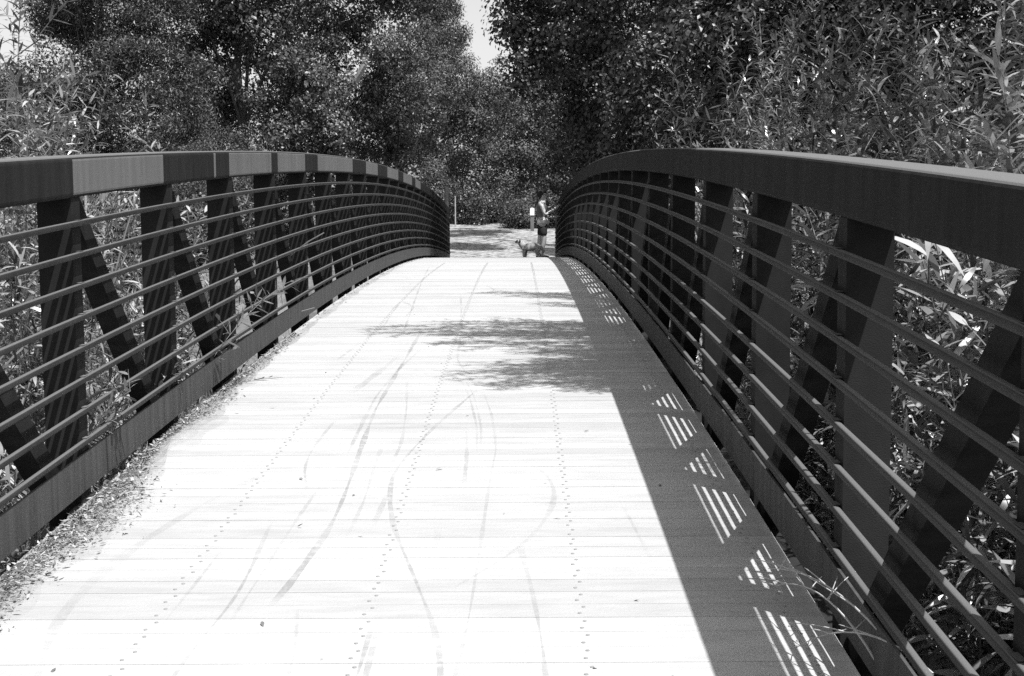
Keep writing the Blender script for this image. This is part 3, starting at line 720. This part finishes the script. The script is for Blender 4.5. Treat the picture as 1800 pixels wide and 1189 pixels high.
# ---- dry grass on the banks
r = np.random.default_rng(9)
n = 26000
xx = np.concatenate([r.uniform(-16, -2, n // 2), r.uniform(-9, 6, n // 4), r.uniform(1.9, 8, n // 4)]); yy = np.concatenate([r.uniform(6, 46, n // 2), r.uniform(41, 62, n // 4), r.uniform(2, 24, n // 4)]); n = len(xx)
k = ~((yy > 40) & (xx > -4.8) & (xx < 3.5) & (yy < 60)) & (np.abs(xx) > 1.8); xx, yy = xx[k], yy[k]; n = len(xx)
P = np.stack([xx, yy, gz(xx, yy) - .01], -1); Dd = unit(r.normal(0, .35, (n, 3)) + np.array([0, 0, 1])); Nn = unit(r.normal(size=(n, 3)))
Ll = r.uniform(.15, .5, n)
V, Fq, n = leaf_quads(P, Dd, Nn, Ll, .012 + 0 * Ll, r.uniform(0, .6, n), 3, r)
props(build('dry_grass', V, Fq, GRASS, var=np.repeat(r.random(n), 3)), kind='stuff')

POSTM = noisy('grey_wood', .10, .2, (9, 9, 2), .9, .1)
# ------------------------------------------------------------------ fence, poles and sign on the far bank
fr = empty('chain_link_fence', (-8.5, 30, float(gz(-8.5, 30))), 'chain-link fence on the far bank seen under the left beam', 'fence')
fa, fb = at(150, 338, 33.0), at(262, 338, 36.0)
fpts = [fa + (fb - fa) * t for t in np.linspace(0, 1, 5)]
for q in fpts:
    g = float(gz(q[0], q[1])); MB().tube([(q[0], q[1], g - .2), (q[0], q[1], g + 1.0), (q[0], q[1], max(q[2], g + 1.5))], .028, 8).out('fence_post', GALV, fr)
for which in ('top_rail',):
    MB().tube([np.array([q[0], q[1], max(q[2], float(gz(q[0], q[1])) + 1.5)]) for q in fpts], .02, 6).out(which, GALV, fr)
c = MB(); Lf = np.linalg.norm((fb - fa)[:2]); du = (fb - fa)[:2] / Lf; nn = int(Lf / .12)
for k in range(nn):
    for sg in (-1, 1):
        pts = []
        for j in range(13):
            u = np.clip(k * .12 + sg * j * .12, 0, Lf); xy = fa[:2] + du * u
            g = float(gz(*xy)); zt = max(fa[2] + (fb[2] - fa[2]) * u / Lf, g + 1.5) - .02
            pts.append((xy[0], xy[1], zt - j * .12))
        c.tube(pts, .003, 3)
c.out('wire_mesh', GALV, fr)
def pole(name, label, px, py0, Y, rr, mm, cat='post'):
    p = at(px, py0, Y); g = float(gz(p[0], p[1]))
    o = MB().tube([(p[0], p[1], g - .1), (p[0], p[1], g + .6), (p[0], p[1], p[2] - .01), (p[0], p[1], p[2]), (p[0], p[1], p[2] + .004)], [rr, rr, rr, rr * .8, .002], 10).out(name, mm)
    return props(o, label, cat)
pole('fence_post', 'stout grey wooden post standing behind the left end of the railing', 785, 328, 47, .07, POSTM)
pole('marker_pole', 'slim pale pole at the far edge of the gravel left of centre', 800, 346, 58, .028, GALV)
q = at(935.5, 372, 55); sg = empty('small_sign', (q[0], q[1], float(gz(q[0], q[1]))), 'small blank white sign on a short grey post beside the person', 'sign')
w_ = .085; MB().box((q[0] - w_, q[1] - .012, q[2] - .15), (q[0] + w_, q[1] + .012, q[2] + .13)).out('sign_panel', WHITE, sg)
MB().box((q[0] - .07, q[1] + .0135, float(gz(q[0], q[1])) - .05), (q[0] + .07, q[1] + .06, q[2] + .10)).out('sign_post', POSTM, sg)

# ------------------------------------------------------------------ person and dog
SKIN = mat('skin', .42, .5, .4); HAIR = mat('dark_hair', .025, .6, .3); TOP = noisy('dark_top', .10, .18, (30, 30, 30), .9, .1)
PALEC = noisy('pale_cloth', .7, .8, (20, 20, 20), .85, .2); SHORTS = noisy('black_shorts', .025, .04, (20, 20, 20), .9, .1); SHOE = mat('dark_shoe', .05, .6, .3)
def skin(name, pts, edges, radii, matl, parent, sub=2, root=0):
    me = bpy.data.meshes.new(name)
    me.from_pydata([tuple(q) for q in pts], edges, []); me.materials.append(matl)
    o = bpy.data.objects.new(name, me); COL.objects.link(o); o.parent = parent
    mo = o.modifiers.new('skin', 'SKIN'); mo.use_smooth_shade = True
    for i, q in enumerate(radii):
        me.skin_vertices[0].data[i].radius = (q, q) if np.isscalar(q) else q
        me.skin_vertices[0].data[i].use_root = (i == root)
    su = o.modifiers.new('subdivision', 'SUBSURF'); su.levels = sub; su.render_levels = sub
    return o
PYS = 36.2; PXX = 1.08
per = empty('person', (PXX, PYS, float(zd(PYS)) + .004), 'person in dark top and black shorts facing the right railing with a raised bent arm', 'person')
per.scale = (1.18, 1.18, 1.0)
# local frame: facing +x, y away from the camera; left arm is on the far side
B = [(0, 0, .93), (0.0, 0, 1.08), (-.02, 0, 1.26), (-.02, 0, 1.41), (0.0, 0, 1.49), (.03, 0, 1.57), (.04, 0, 1.65),      # 0 pelvis .. 6 head
     (-.01, -.09, .88), (.03, -.10, .48), (-.03, -.10, .08), (.09, -.11, .035),                                            # near leg 7-10
     (-.01, .09, .88), (-.06, .10, .48), (-.13, .10, .08), (-.01, .11, .035),                                              # far leg 11-14
     (-.03, -.18, 1.38), (.05, -.24, 1.12), (.24, -.15, 1.25), (.30, -.13, 1.31),                                          # near arm 15-18
     (-.02, .18, 1.38), (.03, .22, 1.10), (.22, .14, 1.05), (.29, .12, 1.07),                                              # far arm 19-22
     (.05, 0, 1.71), (.35, -.11, 1.36), (.33, .11, 1.08)]
E_ = [(0, 1), (1, 2), (2, 3), (3, 4), (4, 5), (5, 6), (6, 23), (0, 7), (7, 8), (8, 9), (9, 10), (0, 11), (11, 12), (12, 13), (13, 14), (3, 15), (15, 16), (16, 17), (17, 18), (18, 24), (3, 19), (19, 20), (20, 21), (21, 22), (22, 25)]
R_ = [(.11, .15), (.10, .13), (.11, .15), (.09, .13), .055, .075, .092, .085, .058, .04, .03, .085, .058, .04, .03, .052, .042, .034, .03, .052, .042, .034, .03, .06, .018, .018]
skin('body', B, E_, R_, SKIN, per)
# fingers: short chains from the palms
for hx, hy, hz, up in ((.345, -.112, 1.35, .75), (.325, .112, 1.078, .15)):
    for k, ln in enumerate((.06, .07, .066, .052)):
        o_ = (k - 1.5) * .017
        skin('finger', [(hx - .005, hy + o_, hz), (hx + ln * .5, hy + o_, hz + ln * .5 * up), (hx + ln * .8, hy + o_ * .9, hz + ln * .45 * up - .015)], [(0, 1), (1, 2)], [.009, .008, .006], SKIN, per, 1)
    skin('thumb', [(hx - .03, hy + .03, hz - .01), (hx + .0, hy + .05, hz + .02), (hx + .02, hy + .045, hz + .04)], [(0, 1), (1, 2)], [.011, .009, .007], SKIN, per, 1)
skin('top', [(0, 0, 1.0), (0, 0, 1.12), (-.02, 0, 1.27), (-.02, 0, 1.39), (-.01, 0, 1.44), (-.025, -.15, 1.385), (-.025, .15, 1.385)], [(0, 1), (1, 2), (2, 3), (3, 4), (3, 5), (3, 6)], [(.118, .152), (.122, .15), (.128, .165), (.105, .148), .075, .066, .066], TOP, per)
skin('shirt_hem', [(0.01, 0, .86), (0.01, 0, .95), (0.005, 0, 1.06)], [(0, 1), (1, 2)], [(.150, .178), (.142, .172), (.125, .156)], PALEC, per)
skin('shorts', [(0, 0, .92), (-.005, -.09, .84), (.02, -.10, .56), (-.005, .09, .84), (-.045, .10, .56), (0, 0, .97)], [(0, 1), (1, 2), (0, 3), (3, 4), (0, 5)], [(.125, .15), .105, .088, .105, .088, (.12, .155)], SHORTS, per)
skin('hair', [(.0, 0, 1.74), (-.035, 0, 1.69), (-.06, 0, 1.62), (-.055, 0, 1.54), (.06, 0, 1.745)], [(0, 1), (1, 2), (2, 3), (0, 4)], [.085, .098, .085, .055, .06], HAIR, per)
skin('nose', [(.13, 0, 1.66), (.155, 0, 1.64)], [(0, 1)], [.014, .012], SKIN, per, 1)
for s in (-1, 1):
    skin('ear', [(.03, s * .088, 1.66), (.03, s * .1, 1.635)], [(0, 1)], [.018, .014], SKIN, per, 1)
    skin('eye', [(.118, s * .034, 1.672), (.125, s * .034, 1.672)], [(0, 1)], [.011, .009], HAIR, per, 1)
skin('mouth', [(.125, -.022, 1.605), (.13, 0, 1.604), (.125, .022, 1.605)], [(0, 1), (1, 2)], [.007, .008, .007], TOP, per, 1)
for yy_, xo in ((-.105, .0), (.105, -.1)):
    skin('shoe', [(xo - .06, yy_, .045), (xo + .03, yy_, .05), (xo + .14, yy_, .035)], [(0, 1), (1, 2)], [.05, .05, .036], SHOE, per, 1)

FUR = noisy('pale_fur', .26, .42, (25, 25, 25), .95, .1); FURD = noisy('dark_fur', .035, .06, (25, 25, 25), .9, .1)
dp = at(930, 440, 35.6)
dog = empty('dog', (dp[0], 35.6, float(zd(35.6)) + .004), 'pale dog with a dark face and dark collar standing beside the person', 'dog')
dog.scale = (.86, .86, .86)
# local: facing -x
D_ = [(0, 0, .34), (.16, 0, .345), (.27, 0, .33), (-.13, 0, .34), (-.20, 0, .38), (-.26, 0, .46), (-.29, 0, .50), (-.36, 0, .475), (-.40, 0, .465),
      (-.14, -.06, .24), (-.155, -.06, .12), (-.15, -.06, .02), (-.18, -.06, .012),
      (-.11, .06, .24), (-.10, .06, .12), (-.11, .06, .02), (-.14, .06, .012),
      (.26, -.06, .24), (.22, -.06, .155), (.30, -.06, .10), (.285, -.06, .02), (.255, -.06, .012),
      (.27, .06, .24), (.24, .06, .155), (.33, .06, .10), (.32, .06, .02), (.29, .06, .012),
      (.34, 0, .34), (.40, 0, .26), (.44, 0, .17)]
DE = [(0, 1), (1, 2), (0, 3), (3, 4), (4, 5), (5, 6), (6, 7), (7, 8), (3, 9), (9, 10), (10, 11), (11, 12), (3, 13), (13, 14), (14, 15), (15, 16), (2, 17), (17, 18), (18, 19), (19, 20), (20, 21), (2, 22), (22, 23), (23, 24), (24, 25), (25, 26), (2, 27), (27, 28), (28, 29)]
DR = [.135, .125, .115, .14, .105, .085, .08, .048, .034, .062, .046, .038, .034, .062, .046, .038, .034, .082, .06, .042, .038, .034, .082, .06, .042, .038, .034, .05, .055, .04]
skin('body', D_, DE, DR, FUR, dog)
skin('face', [(-.30, 0, .515), (-.325, 0, .49), (-.375, 0, .478), (-.41, 0, .468)], [(0, 1), (1, 2), (2, 3)], [.072, .062, .045, .033], FURD, dog)
for s in (-1, 1):
    skin('ear', [(-.27, s * .055, .555), (-.265, s * .085, .51), (-.275, s * .085, .46)], [(0, 1), (1, 2)], [.02, .03, .018], FURD, dog, 1)
    skin('eye', [(-.365, s * .04, .515), (-.37, s * .042, .515)], [(0, 1)], [.009, .008], HAIR, dog, 1)
c = MB(); a = np.linspace(0, 2 * np.pi, 17); dl = np.array(dog.location)
c.tube([dl + .98 * np.array([-.228 + .045 * math.sin(t), .078 * math.cos(t), .42 - .055 * math.sin(t)]) for t in a], .013, 6)
c.out('collar', HAIR, dog)
